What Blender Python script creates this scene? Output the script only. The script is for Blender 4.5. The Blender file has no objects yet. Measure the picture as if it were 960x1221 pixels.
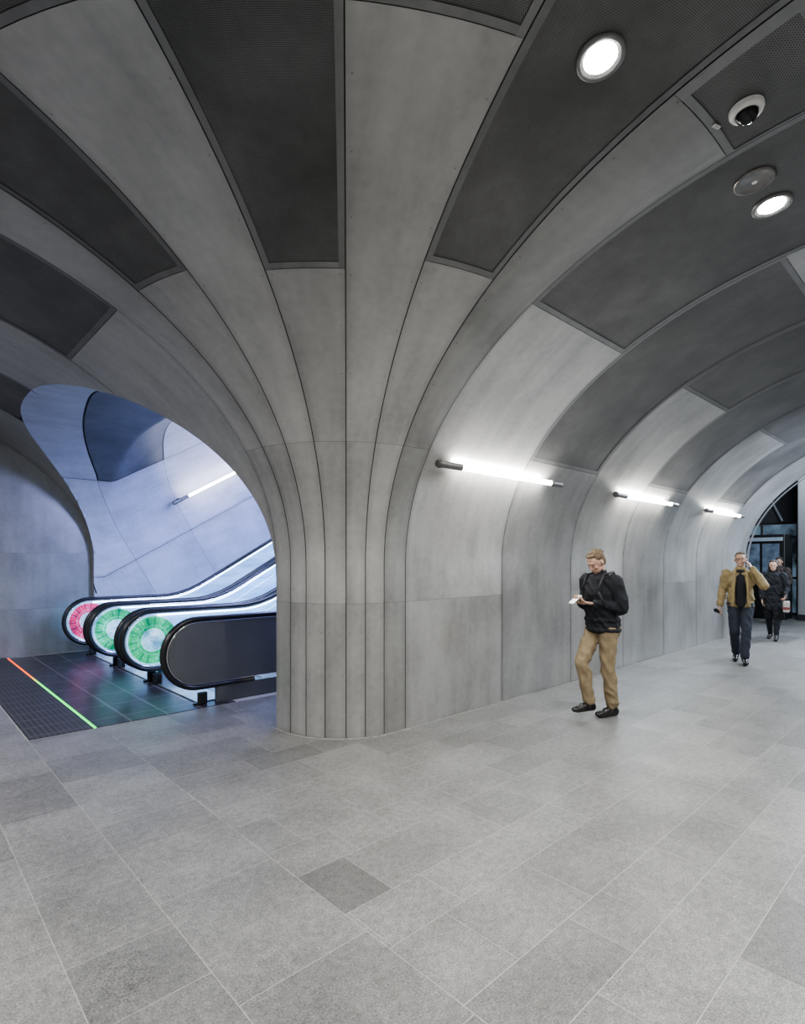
import bpy, bmesh, math, random
from mathutils import Vector, Matrix, noise as mnoise
random.seed(7)
PI=math.pi
scene=bpy.context.scene
COL=scene.collection
try: scene.view_settings.look='AgX - Medium High Contrast'
except Exception: pass
# ------------------------------------------------------------ helpers
def link(o,parent=None):
    COL.objects.link(o)
    if parent: o.parent=parent
    return o
def obj(name,bm,mats,parent=None,smooth=False):
    me=bpy.data.meshes.new(name)
    bm.to_mesh(me); bm.free()
    for m in (mats if isinstance(mats,(list,tuple)) else [mats]): me.materials.append(m)
    if smooth:
        for p in me.polygons: p.use_smooth=True
    return link(bpy.data.objects.new(name,me),parent)
def tag(o,label,cat,group=None):
    o['label']=label; o['category']=cat
    if group: o['group']=group
    return o
def struct(o):
    o['kind']='structure'; return o
def thing(name,label,cat,loc=(0,0,0),rotz=0,group=None):
    o=bpy.data.objects.new(name,None); o.empty_display_size=.1
    COL.objects.link(o); o.location=loc; o.rotation_euler=(0,0,rotz)
    return tag(o,label,cat,group)
def box(bm,x0,x1,y0,y1,z0,z1,mi=0,bev=0):
    r=bmesh.ops.create_cube(bm,size=1,matrix=Matrix.Translation(((x0+x1)/2,(y0+y1)/2,(z0+z1)/2))@Matrix.Diagonal((abs(x1-x0),abs(y1-y0),abs(z1-z0),1)))
    fs=set(f for v in r['verts'] for f in v.link_faces)
    for f in fs: f.material_index=mi
    if bev:
        es=list(set(e for v in r['verts'] for e in v.link_edges))
        bmesh.ops.bevel(bm,geom=es,offset=bev,segments=2,affect='EDGES',profile=.5)
def align(a,b):
    a=Vector(a);b=Vector(b);d=b-a
    q=Vector((0,0,1)).rotation_difference(d.normalized()).to_matrix().to_4x4()
    return Matrix.Translation((a+b)/2)@q,d.length
def cyl(bm,a,b,ra,rb=None,seg=16,mi=0):
    if rb is None: rb=ra
    M,L=align(a,b)
    r=bmesh.ops.create_cone(bm,cap_ends=True,segments=seg,radius1=ra,radius2=rb,depth=L,matrix=M)
    for f in set(f for v in r['verts'] for f in v.link_faces): f.material_index=mi
def ell(bm,c,r,rot=None,seg=16,mi=0):
    if not hasattr(r,'__len__'): r=(r,r,r)
    M=Matrix.Translation(c)
    if rot is not None: M=M@rot
    M=M@Matrix.Diagonal((r[0],r[1],r[2],1))
    q=bmesh.ops.create_uvsphere(bm,u_segments=seg,v_segments=max(6,seg//2+2),radius=1,matrix=M)
    for f in set(f for v in q['verts'] for f in v.link_faces): f.material_index=mi
def limb(bm,a,ra,b,rb,seg=12):
    cyl(bm,a,b,ra,rb,seg); ell(bm,a,ra,seg=seg); ell(bm,b,rb,seg=seg)
def lathe(bm,prof,M,seg=32,mi=0):
    rings=[]
    for r,z in prof:
        rings.append([bm.verts.new(M@Vector((r*math.cos(2*PI*i/seg),r*math.sin(2*PI*i/seg),z))) for i in range(seg)])
    for a,b in zip(rings,rings[1:]):
        for i in range(seg):
            f=bm.faces.new((a[i],a[(i+1)%seg],b[(i+1)%seg],b[i])); f.material_index=mi
    for rg,p in ((rings[0],prof[0]),(rings[-1],prof[-1])):
        if p[0]>1e-4:
            f=bm.faces.new(rg); f.material_index=mi
# ------------------------------------------------------------ materials
class NT:
    def __init__(s,name):
        s.m=bpy.data.materials.new(name); s.m.use_nodes=True
        s.t=s.m.node_tree; s.b=s.t.nodes['Principled BSDF']; s.out=s.t.nodes['Material Output']
    def n(s,k,**kw):
        x=s.t.nodes.new(k)
        for a,b in kw.items(): setattr(x,a,b)
        return x
    def l(s,a,b): s.t.links.new(a,b)
    def math(s,op,a,b=None,c=None):
        x=s.n('ShaderNodeMath',operation=op)
        for i,v in enumerate((a,b,c)):
            if v is None: continue
            if isinstance(v,(int,float)): x.inputs[i].default_value=v
            else: s.l(v,x.inputs[i])
        return x.outputs[0]
    def noise(s,vec,scale,detail=3,rough=.5):
        x=s.n('ShaderNodeTexNoise'); x.inputs['Scale'].default_value=scale
        x.inputs['Detail'].default_value=detail; x.inputs['Roughness'].default_value=rough
        s.l(vec,x.inputs['Vector']); return x.outputs['Fac']
    def ramp(s,fac,stops):
        x=s.n('ShaderNodeValToRGB'); e=x.color_ramp.elements
        while len(e)<len(stops): e.new(.5)
        for el,(p,c) in zip(e,stops):
            el.position=p; el.color=c if len(c)==4 else (*c,1)
        s.l(fac,x.inputs[0]); return x.outputs[0]
    def mul(s,a,b,fac=1.0,mode='MULTIPLY'):
        x=s.n('ShaderNodeMix',data_type='RGBA',blend_type=mode)
        if isinstance(fac,(int,float)): x.inputs[0].default_value=fac
        else: s.l(fac,x.inputs[0])
        for i,v in ((6,a),(7,b)):
            if isinstance(v,tuple): x.inputs[i].default_value=v if len(v)==4 else (*v,1)
            else: s.l(v,x.inputs[i])
        return x.outputs[2]
def simple(name,col,rough=.5,metal=0,emit=0,var=.15,scale=20,bump=0):
    m=NT(name); tc=m.n('ShaderNodeTexCoord').outputs['Object']
    f=m.noise(tc,scale,3)
    lo=tuple(c*(1-var) for c in col); hi=tuple(min(1,c*(1+var)) for c in col)
    c=m.ramp(f,[(.3,lo),(.7,hi)])
    m.l(c,m.b.inputs['Base Color']); m.b.inputs['Roughness'].default_value=rough; m.b.inputs['Metallic'].default_value=metal
    if emit:
        m.l(c,m.b.inputs['Emission Color']); m.b.inputs['Emission Strength'].default_value=emit
    if bump:
        b=m.n('ShaderNodeBump'); b.inputs['Strength'].default_value=bump; b.inputs['Distance'].default_value=.01
        m.l(f,b.inputs['Height']); m.l(b.outputs[0],m.b.inputs['Normal'])
    return m.m
def concrete_mat(name,base,tintc=(1,1,1),rough=.30,rivets=True,metal=.5):
    m=NT(name); uv=m.n('ShaderNodeUVMap',uv_map='UVMap').outputs[0]
    mp=m.n('ShaderNodeMapping'); mp.inputs['Scale'].default_value=(4.5,.8,1); m.l(uv,mp.inputs[0])
    streak=m.noise(mp.outputs[0],1.2,4,.52)
    blot=m.noise(uv,1.15,5,.54)
    fine=m.noise(uv,16,3,.5)
    a=m.math('MULTIPLY_ADD',streak,.45,m.math('MULTIPLY_ADD',blot,.66,m.math('MULTIPLY',fine,.21)))
    a=m.math('MULTIPLY',a,.76)
    b=[base*c for c in tintc]
    c=m.ramp(a,[(.34,[v*.74 for v in b]),(.5,b),(.66,[min(1,v*1.24) for v in b])])
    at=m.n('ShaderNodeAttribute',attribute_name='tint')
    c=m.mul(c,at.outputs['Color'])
    if rivets:
        e=m.n('ShaderNodeUVMap',uv_map='Edge').outputs[0]
        sx=m.n('ShaderNodeSeparateXYZ'); m.l(e,sx.inputs[0])
        su=m.n('ShaderNodeSeparateXYZ'); m.l(uv,su.inputs[0])
        r1=m.math('COMPARE',sx.outputs[0],.035,.0045)
        r2=m.math('COMPARE',m.math('FRACT',m.math('DIVIDE',su.outputs[1],.38)),.5,.012)
        rv=m.math('MULTIPLY',r1,r2)
        ed=m.n('ShaderNodeMapRange'); ed.inputs[1].default_value=0; ed.inputs[2].default_value=.06; ed.inputs[3].default_value=.84; ed.inputs[4].default_value=1
        m.l(sx.outputs[0],ed.inputs[0])
        cc=m.n('ShaderNodeCombineColor'); [m.l(ed.outputs[0],cc.inputs[i]) for i in range(3)]
        c=m.mul(c,cc.outputs[0])
        c=m.mul(c,(.08,.08,.08),m.math('MULTIPLY',rv,.5),'MIX')
    m.l(c,m.b.inputs['Base Color'])
    rr=m.n('ShaderNodeMapRange'); rr.inputs[1].default_value=.3; rr.inputs[2].default_value=.7; rr.inputs[3].default_value=rough-.02; rr.inputs[4].default_value=rough+.08
    m.l(blot,rr.inputs[0]); m.l(rr.outputs[0],m.b.inputs['Roughness'])
    m.b.inputs['Specular IOR Level'].default_value=.6; m.b.inputs['Metallic'].default_value=metal
    return m.m
M_con=concrete_mat('bead_blasted_concrete',.385,(1,.995,.97))
M_contube=concrete_mat('tube_concrete',.46,(.93,.96,1.12),rough=.45,metal=.1)  # bluish tint puts some of the tunnel's blue light into the colour
M_flat=simple('plain_concrete',(.3,.3,.29),.5,var=.25,scale=1.3)
M_gap=simple('shadow_gap',(.06,.06,.06),.9)
def perf_mat(name,base,hole,pitch=.010):
    m=NT(name); uv=m.n('ShaderNodeUVMap',uv_map='UVMap').outputs[0]
    s=m.n('ShaderNodeSeparateXYZ'); m.l(uv,s.inputs[0])
    v=m.math('DIVIDE',s.outputs[1],pitch*.87)
    row=m.math('MULTIPLY',m.math('MODULO',m.math('FLOOR',v),2),.5)
    u=m.math('ADD',m.math('DIVIDE',s.outputs[0],pitch),row)
    du=m.math('SUBTRACT',m.math('FRACT',u),.5); dv=m.math('SUBTRACT',m.math('FRACT',v),.5)
    r=m.math('SQRT',m.math('ADD',m.math('MULTIPLY',du,du),m.math('MULTIPLY',dv,dv)))
    h=m.math('LESS_THAN',r,.31)
    n=m.noise(uv,1.6,6,.68)
    c=m.ramp(n,[(.32,[x*.68 for x in base]),(.5,base),(.68,[x*1.38 for x in base])])
    c=m.mul(c,hole,h,'MIX')
    m.l(c,m.b.inputs['Base Color']); m.b.inputs['Roughness'].default_value=.42; m.b.inputs['Specular IOR Level'].default_value=.45; m.b.inputs['Metallic'].default_value=.2
    return m.m
M_perf=perf_mat('perforated_dark',(.134,.134,.133),(.04,.04,.04))
M_pframe=concrete_mat('panel_frame',.21,rivets=False)
M_steel=simple('brushed_steel',(.5,.52,.55),.3,.9,var=.12,scale=6)
M_chrome=simple('chrome',(.75,.76,.78),.12,1,var=.03)
M_black=simple('black_plastic',(.015,.015,.016),.4)
M_rub=simple('handrail_rubber',(.015,.015,.016),.3)
M_white=simple('white_enamel',(.8,.8,.78),.4,var=.04)
M_dkmetal=simple('dark_metal',(.05,.05,.055),.35,.6)
M_lampend=simple('lamp_housing_metal',(.22,.21,.2),.35,.8)
M_ring=simple('light_trim_metal',(.2,.2,.2),.4,.3)
def emis(name,col,st):
    m=NT(name); e=m.n('ShaderNodeEmission'); tc=m.n('ShaderNodeTexCoord').outputs['Object']
    f=m.noise(tc,3,1)
    c=m.ramp(f,[(.2,[x*.96 for x in col]),(.8,col)])
    m.l(c,e.inputs[0]); e.inputs[1].default_value=st; m.l(e.outputs[0],m.out.inputs[0]); return m.m
M_tube=emis('glowing_tube',(1,.98,.93),92)
M_tube2=emis('soft_glowing_tube',(1,.96,.9),26)
M_down=emis('glowing_downlight',(1,.98,.94),130)
M_glow=emis('cool_led_line',(.62,.82,1),10)  # for the glow strips added to the escalators, not a fitted lamp
# ------------------------------------------------------------ vault geometry
A_,B_,Z0=3.3,2.45,1.55
def prof(t):
    if t<=Z0: return 0.0,t,-1.0,0.0
    a=t-Z0
    if a<=PI: return A_*(1-math.cos(a)),Z0+B_*math.sin(a),-math.cos(a),math.sin(a)
    return 2*A_,Z0-(a-PI),1.0,0.0
R0=.72; CX,CY=3.45,4.52; WV=3.8; WU=2.73; QA=R0*PI/2
def base(p):
    if p>=0: return CX+p,WV,0,-1
    ph=-p/R0
    if ph<=PI/2: return CX-R0*math.sin(ph),CY-R0*math.cos(ph),-math.sin(ph),-math.cos(ph)
    return WU,CY+(-p-QA),-1,0
def FP(p,t,off=0):
    x,y,nx,ny=base(p); s,z,os,oz=prof(t)
    s+=os*off; z+=oz*off
    return Vector((x+nx*s,y+ny*s,z))
def FS(U,t,off=0):
    s,z,os,oz=prof(t); return Vector((U,WV-s-os*off,z+oz*off))
ARC=[0.0]
for i in range(1,800):
    a=prof((i-1)*.01);b=prof(i*.01); ARC.append(ARC[-1]+math.hypot(a[0]-b[0],a[1]-b[1]))
def arc(t):
    k=t/.01; i=min(int(k),798); return ARC[i]+(ARC[i+1]-ARC[i])*(k-i)
def t_of_arc(a):
    lo,hi=0,7.9
    for _ in range(30):
        m=(lo+hi)/2
        if arc(m)<a: lo=m
        else: hi=m
    return lo
VA,VB,VC=4.67,10.95,7.81; HS=3.14
def arch(V):
    t=abs(V-VC)/HS; t=min(t,1); p=2.1 if V<VC else 2.8
    return 1.3+2.29*(1-t**p)**(1/p)
def t_of_z(z): return z if z<=Z0 else Z0+math.asin(min(1,(z-Z0)/B_))
def VtoP(V): return -(V-CY)-QA
def clip(p):
    V=CY+(-p-QA)
    if VA-.01<V<VB+.01: return t_of_z(arch(min(max(V,VA),VB)))
    return 0
G=.0036; GH=.0009
class Mesh:
    def __init__(s):
        s.bm=bmesh.new(); s.uv=s.bm.loops.layers.uv.new('UVMap'); s.e=s.bm.loops.layers.uv.new('Edge')
        s.c=s.bm.loops.layers.float_color.new('tint')
def patch(M,F,p0,p1,t0,t1,lo=('L',G),hi=('R',G),tb=GH,tt=GH,nu=8,nt=16,mi=0,clipf=None,tint=None,off=0,arcf=arc,tinv=t_of_arc,gm=None):
    a0=arcf(t0)+tb; a1=arcf(t1)-tt
    if tint is None: tint=random.uniform(.9,1.08)
    ro=random.randint(0,40)*1.7
    grid=[];info=[]
    for i in range(nu+1):
        col=[];inf=[]
        g=i/nu
        if gm: g=gm(g)
        ac0=a0
        if clipf:
            pm=p0+(p1-p0)*g; ct=clipf(pm)
            if ct>0: ac0=max(a0,arcf(ct))
        ac0=min(ac0,a1)
        for j in range(nt+1):
            a=ac0+(a1-ac0)*j/nt; t=tinv(a)
            w=(F(p1,t)-F(p0,t)).length
            fl=lo[1]/w if lo[0]=='L' else 1-lo[1]/w
            fh=hi[1]/w if hi[0]=='L' else 1-hi[1]/w
            f=fl+(fh-fl)*g
            col.append(M.bm.verts.new(F(p0+(p1-p0)*f,t,off)))
            inf.append(((f-.5)*w+ro,a,min(f,1-f)*w,min(a-ac0,a1-a),ac0>=a1-1e-6))
        grid.append(col);info.append(inf)
    for i in range(nu):
        if info[i][0][4] and info[i+1][0][4]: continue
        for j in range(nt):
            ids=((i,j),(i+1,j),(i+1,j+1),(i,j+1))
            try: f=M.bm.faces.new([grid[a][b] for a,b in ids])
            except: continue
            f.material_index=mi; f.smooth=True
            for lp,(a,b) in zip(f.loops,ids):
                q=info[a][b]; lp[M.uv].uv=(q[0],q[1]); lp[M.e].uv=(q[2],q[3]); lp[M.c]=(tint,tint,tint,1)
def finish(M,name,mats,parent=None):
    bmesh.ops.remove_doubles(M.bm,verts=M.bm.verts,dist=1e-5)
    return obj(name,M.bm,mats,parent)
MR=.045
def perf_panel(label,F,p0,p1,t0,t1,nu=8,nt=20,clipf=None,group='dark perforated ceiling panels'):
    r=thing('perforated_panel',label,'ceiling panel',tuple(F((p0+p1)/2,(t0+t1)/2)),0,group)
    off=Vector(r.location)
    Fo=lambda p,t,o=0:F(p,t,o)-off
    fr=Mesh(); tn=random.uniform(.9,1.1)
    kw=dict(nt=nt,tint=tn,clipf=clipf)
    patch(fr,Fo,p0,p1,t0,t1,('L',G),('L',MR),nu=1,**kw)
    patch(fr,Fo,p0,p1,t0,t1,('R',MR),('R',G),nu=1,**kw)
    kw['nt']=1
    t0b=t_of_arc(arc(t0)+MR); t1b=t_of_arc(arc(t1)-MR)
    if not clipf: patch(fr,Fo,p0,p1,t0,t0b,('L',MR),('R',MR),tb=G,tt=0,nu=nu,**kw)
    patch(fr,Fo,p0,p1,t1b,t1,('L',MR),('R',MR),tb=0,tt=G,nu=nu,**kw)
    finish(fr,'panel_frame',M_pframe,r)
    me=Mesh()
    patch(me,Fo,p0,p1,t0b if not clipf else t0,t1b,('L',MR),('R',MR),tb=0,tt=0,nu=nu,nt=nt,tint=1,off=.004,clipf=clipf)
    finish(me,'perforated_sheet',M_perf,r)
    return r
d=math.radians
PF=[-R0*d(x) for x in (8.8,23.6,37.5,52.5,67.5,82.5)]
LOWT,MID,HIGH,TOP=Z0+.48,Z0+.957,Z0+1.388,Z0+PI/2
J1,J2=1.21,Z0+.44
W=Mesh()
fan=[(PF[1],PF[0],MID+.01),(PF[2],PF[1],HIGH-.02),(PF[3],PF[2],MID-.03),(PF[4],PF[3],HIGH),(PF[5],PF[4],MID),(PF[0],.15,HIGH+.01),(VtoP(4.67),PF[5],HIGH)]
ft=[.94,1.0,.96,1.08,1.06,.72,1.12]
for k_,(p0,p1,st) in enumerate(fan):
    tn=ft[k_]
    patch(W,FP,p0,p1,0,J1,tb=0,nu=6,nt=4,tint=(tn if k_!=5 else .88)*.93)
    patch(W,FP,p0,p1,J1,J2,nu=6,nt=12,tint=(tn if k_!=5 else .84))
    patch(W,FP,p0,p1,J2,st,nu=8,nt=24,tint=tn*1.03)
struct(finish(W,'wall_corner',M_con))
fl=['dark perforated panel with the big glaring downlight, fanning right from the column top',
 'sliver of perforated panel at top edge above the wide pale strip of the fan',
 'dark perforated panel with square bottom end directly above left of the column seam',
 'perforated panel at top left corner ending the second pale fan strip',
 'long dark perforated panel curving down at left between two pale fan strips',
 'dark perforated panel around the security dome camera',
 'perforated panel beyond the narrow pale strip at far left edge']
for (p0,p1,st),lb in zip(fan,fl):
    perf_panel(lb,FP,p0,p1,st,TOP)
W=Mesh()
kw=dict(clipf=clip)
p=[VtoP(v) for v in (4.67,6.17,7.67,9.17,10.95,11.08)]
patch(W,FP,p[1],p[0],0,MID,tb=0,nu=48,nt=20,gm=lambda g:1-(1-g)**2.2,hi=('R',0),tint=1.1,**kw)
patch(W,FP,p[2],p[1],0,HIGH,tb=0,nu=30,nt=16,tint=1.1,**kw)
patch(W,FP,p[4],p[3],0,HIGH,tb=0,nu=60,nt=20,gm=lambda g:g**2.2,lo=('L',0),**kw)
patch(W,FP,p[5],p[4],0,TOP,tb=0,nu=2,nt=20,lo=('L',0),hi=('R',0))
struct(finish(W,'wall_left',M_con))
perf_panel('dark perforated panel at left edge above the escalator arch',FP,p[1],p[0],MID,TOP)
perf_panel('perforated panel above the arch crown, second beyond the left column side',FP,p[2],p[1],HIGH,TOP)
perf_panel('small dark perforated corner touching the top of the escalator arch',FP,p[3],p[2],Z0+.95,TOP,nu=20,clipf=clip)
perf_panel('perforated panel over the far end of the escalator arch',FP,p[4],p[3],HIGH,TOP)
W=Mesh()
labs={0:'dark perforated vault panel carrying the speaker and smaller downlight',1:'dark perforated vault panel starting low beside the first tube lamp',
2:'perforated vault panel ending short above the second tube lamp',3:'dark perforated vault strip reaching down to the second tube lamp',
4:'perforated vault panel ending short above the third tube lamp',5:'dark perforated vault strip reaching down to the third tube lamp',6:'last perforated vault panel beside the far archway'}
U0s=[3.6+1.5*k for k in range(8)]
for k in range(7):
    a,b=U0s[k],U0s[k+1]; tn=random.uniform(.96,1.04)
    if k%2==0:
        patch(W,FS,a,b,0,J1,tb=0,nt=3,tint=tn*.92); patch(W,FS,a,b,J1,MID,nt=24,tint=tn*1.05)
        perf_panel(labs[k],FS,a,b,MID,Z0+PI-.957,nt=32)
        patch(W,FS,a,b,Z0+PI-.957,2*Z0+PI,tt=0,nt=24)
    else:
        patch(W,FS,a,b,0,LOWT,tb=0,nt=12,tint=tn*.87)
        perf_panel(labs[k],FS,a,b,LOWT,HIGH,nt=28)
        patch(W,FS,a,b,HIGH,Z0+PI-1.388,nt=8)
        patch(W,FS,a,b,Z0+PI-1.388,2*Z0+PI,tt=0,nt=24)
struct(finish(W,'wall_right',M_con))
W=Mesh()
for k in range(5):
    patch(W,FS,3.6-1.5*(k+1),3.6-1.5*k,TOP,2*Z0+PI,tt=0,nt=24)
struct(finish(W,'wall_front',M_con))
W=Mesh()
kb=dict(lo=('L',0),hi=('R',0),tb=0,tt=0,off=.012,tint=1)
patch(W,FP,VtoP(4.67),.0,0,TOP,nu=30,nt=40,**kb)
patch(W,FP,VtoP(VB),VtoP(4.67),0,TOP,nu=140,nt=30,clipf=lambda p:t_of_arc(arc(clip(p))+.03),gm=lambda g:.5-.5*math.cos(PI*g),**kb)
patch(W,FP,VtoP(11.08),VtoP(VB)-.012,0,TOP,nu=2,nt=30,**kb)
patch(W,FS,3.45,14.1,0,2*Z0+PI,nu=2,nt=70,**kb)
patch(W,FS,-3.9,3.45,TOP,2*Z0+PI,nu=2,nt=40,**kb)
struct(finish(W,'trim_1',M_gap))
bm=bmesh.new(); box(bm,-3.9,3.45,.5,11.08,4.03,4.08); struct(obj('ceiling',bm,M_flat))
bm=bmesh.new(); box(bm,-3.98,-3.9,-2.85,11.2,-.02,4.08); struct(obj('wall_side',bm,M_flat))
W=Mesh()
def FE(u,t,off=0): return Vector((u,11.08+off,t))
idn=lambda x:x
for z0,z1 in ((0,.78),(.78,1.72),(1.72,4.06)):
    patch(W,FE,-3.88,2.74,z0,z1,nu=2,nt=4,arcf=idn,tinv=idn,tint=.74+.02*z0)
struct(finish(W,'wall_end',M_con))
bm=bmesh.new(); box(bm,-3.9,2.76,11.1,11.2,-.02,4.08); struct(obj('trim_2',bm,M_gap))
# ------------------------------------------------------------ escalator tube
UI=2.9; T=.577
def secs():
    L=[(VB,z) for z in (-4,-3,-2,-1,-.4,0,.65,1.3)]
    n=80
    for i in range(1,n):
        a=PI*i/n; V=VC+HS*math.cos(a); L.append((V,arch(V)))
    L+=[(VA,z) for z in (1.3,.65,0,-1,-2,-3,-4)]
    return L
SEC=secs(); SA=[0]
for a,b in zip(SEC,SEC[1:]): SA.append(SA[-1]+math.hypot(a[0]-b[0],a[1]-b[1]))
def sec(x):
    x=max(0,min(SA[-1]-1e-6,x))
    for i in range(len(SA)-1):
        if SA[i+1]>x:
            f=(x-SA[i])/(SA[i+1]-SA[i]); return (SEC[i][0]*(1-f)+SEC[i+1][0]*f,SEC[i][1]*(1-f)+SEC[i+1][1]*f)
def uedge(zl): return WU-prof(t_of_z(max(0,zl)))[0]
def FT(x,q,off=0):
    V,zl=sec(x)
    q=q-.17*max(0,10.3-V)
    U=q-T*zl
    if U>UI: U=(q-T*zl+T*T*UI)/(1+T*T)
    ue=uedge(zl)+(.06 if off>0 else 0)
    if U<ue: U=ue
    z=zl+T*max(0,U-UI)
    dv=(V-VC); 
    return Vector((U,V+off*(1 if dv>0 else -1)*.7,max(z,-.02)+off*.7))
def sarc(V0,z0):
    best=min(range(len(SEC)),key=lambda i:(SEC[i][0]-V0)**2+(SEC[i][1]-z0)**2); return SA[best]
xs=[0,sarc(VB,1.3),sarc(10.4,arch(10.4)),sarc(6.9,arch(6.9)),sarc(5.2,arch(5.2)),sarc(VA,1.3),SA[-1]]
qs=[-.5,2.55,4.36,5.75,7.7,9.6,11.5,14.0]
W=Mesh()
for j in range(len(qs)-1):
    for i in range(len(xs)-1):
        if i==2 and j in (2,4): continue
        kk=dict(lo=('L',0 if i in (0,) else .004),hi=('R',.004))
        patch(W,FT,xs[i],xs[i+1],qs[j],qs[j+1],nu=28,nt=40 if j<2 else 14,arcf=idn,tinv=idn,off=0,tb=.003,tt=.003,tint=random.uniform(.96,1.04),**kk)
o=struct(finish(W,'wall_tunnel',M_contube))
W=Mesh(); patch(W,FT,0,SA[-1],-.5,14,lo=('L',0),hi=('R',0),tb=0,tt=0,nu=120,nt=60,arcf=idn,tinv=idn,off=.02,tint=1)
struct(finish(W,'trim_3',M_gap))
M_perfb=perf_mat('perforated_dark_blue',(.14,.15,.175),(.05,.053,.06))  # bluish copy of the dark sheet, the tunnel's blue light in its colour
for n_,(i,j) in enumerate(((2,2),(2,4))):
    r=thing('perforated_panel',['dark perforated panel seen through the escalator arch on its curved blue ceiling','perforated panel higher up the far side of the escalator tunnel'][n_],'ceiling panel',(0,0,0),0,'escalator tunnel ceiling panels')
    f=Mesh(); patch(f,FT,xs[i],xs[i+1],qs[j],qs[j+1],('L',.02),('R',.02),tb=.02,tt=.02,nu=28,nt=30,arcf=idn,tinv=idn,tint=1); finish(f,'perforated_sheet',M_perfb,r)
# ------------------------------------------------------------ floor
def floor_mat():
    m=NT('granite_tiles'); tc=m.n('ShaderNodeTexCoord').outputs['Object']
    at=m.n('ShaderNodeAttribute',attribute_name='tint').outputs['Color']
    f=m.noise(tc,115,3,.82); g=m.noise(tc,2.2,6,.65); h=m.noise(tc,26,4,.65)
    a=m.math('MULTIPLY_ADD',f,.58,m.math('MULTIPLY_ADD',g,.2,m.math('MULTIPLY',h,.22)))
    k=.64
    c=m.ramp(a,[(.38,(.095*k,.094*k,.091*k)),(.5,(.235*k,.233*k,.228*k)),(.62,(.42*k,.417*k,.405*k))])
    m.l(m.mul(c,at),m.b.inputs['Base Color']); m.b.inputs['Roughness'].default_value=.45
    m.b.inputs['Specular IOR Level'].default_value=.5
    bp=m.n('ShaderNodeBump'); bp.inputs['Strength'].default_value=.18; bp.inputs['Distance'].default_value=.004
    m.l(f,bp.inputs['Height']); m.l(bp.outputs[0],m.b.inputs['Normal'])
    return m.m
M_floor=floor_mat(); M_grout=simple('pale_grout',(.31,.31,.30),.8)
bm=bmesh.new(); tl=bm.loops.layers.float_color.new('tint')
rnd=random.Random(23)
def quad(x0,x1,y0,y1,z,mi,t):
    if x1-x0<.01 or y1-y0<.01: return
    f=bm.faces.new([bm.verts.new(v) for v in ((x0,y0,z),(x1,y0,z),(x1,y1,z),(x0,y1,z))]); f.material_index=mi
    for l in f.loops: l[tl]=(t,t,t,1)
TI=[.96,1.02,1.08,1.14,.9,1.04,.85,.78,1.1]
g=.0020
ub=[-3.95,-3.5,-2.9,-2.5,-1.9,-1.5,-1.2,-.6,-.2,.1,.515,.93,1.52]
for u0,u1 in zip(ub,ub[1:]):
    vmax=11.1 if u0<.92 else 5.84
    v=-2.85-rnd.random()*.5
    while v<vmax:
        L=rnd.choice([.4,.6,.6,.8,.9])
        quad(u0+g,u1-g,max(v,-2.85)+g,min(v+L,vmax)-g,0,0,rnd.choice(TI)); v+=L
vb_=[-2.85,-2.3,-2.0,-1.6,-1.0,-.7,-.3,.0,.4,.7,1.0,1.3,1.7,2.0,2.4,2.7,3.1,3.4,3.8,4.1,4.7,5.0,5.4,5.84]
for v0,v1 in zip(vb_,vb_[1:]):
    umax=24.6 if v0<3.79 else 6.2
    u=1.52-rnd.random()*.6
    if abs(v0-2.0)<.01: u=1.52
    first=True
    while u<umax:
        L=rnd.choice([.3,.45,.6,.6,.9,.9,1.2]) if v1-v0<.5 else rnd.choice([.6,.9,.9])
        t=rnd.choice(TI)
        if abs(v0-2.0)<.01 and first: L=.29; t=.7
        quad(max(u,1.52)+g,min(u+L,umax)-g,v0+g,v1-g,0,0,t); u+=L; first=False
v=3.8
while v<9:
    u=14.0
    while u<24.6:
        quad(u+g,min(u+.9,24.6)-g,v+g,v+.45-g,0,0,rnd.choice(TI)); u+=.9
    v+=.45
quad(-3.95,24.6,-2.9,11.15,-.0012,1,1)
struct(obj('floor',bm,[M_floor,M_grout]))
W=Mesh()
def base_strip(W,F,a,b,n):
    for i in range(n):
        p0=a+(b-a)*i/n; p1=a+(b-a)*(i+1)/n
        A=F(p0,0,-.012);B=F(p1,0,-.012)
        q=[A+Vector((0,0,.0)),B,B+Vector((0,0,.014)),A+Vector((0,0,.014))]
        W.bm.faces.new([W.bm.verts.new(v) for v in q])
base_strip(W,FP,VtoP(4.67),0,24); base_strip(W,FS,3.45,14.1,4)
struct(finish(W,'baseboard_right',M_grout))
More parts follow.
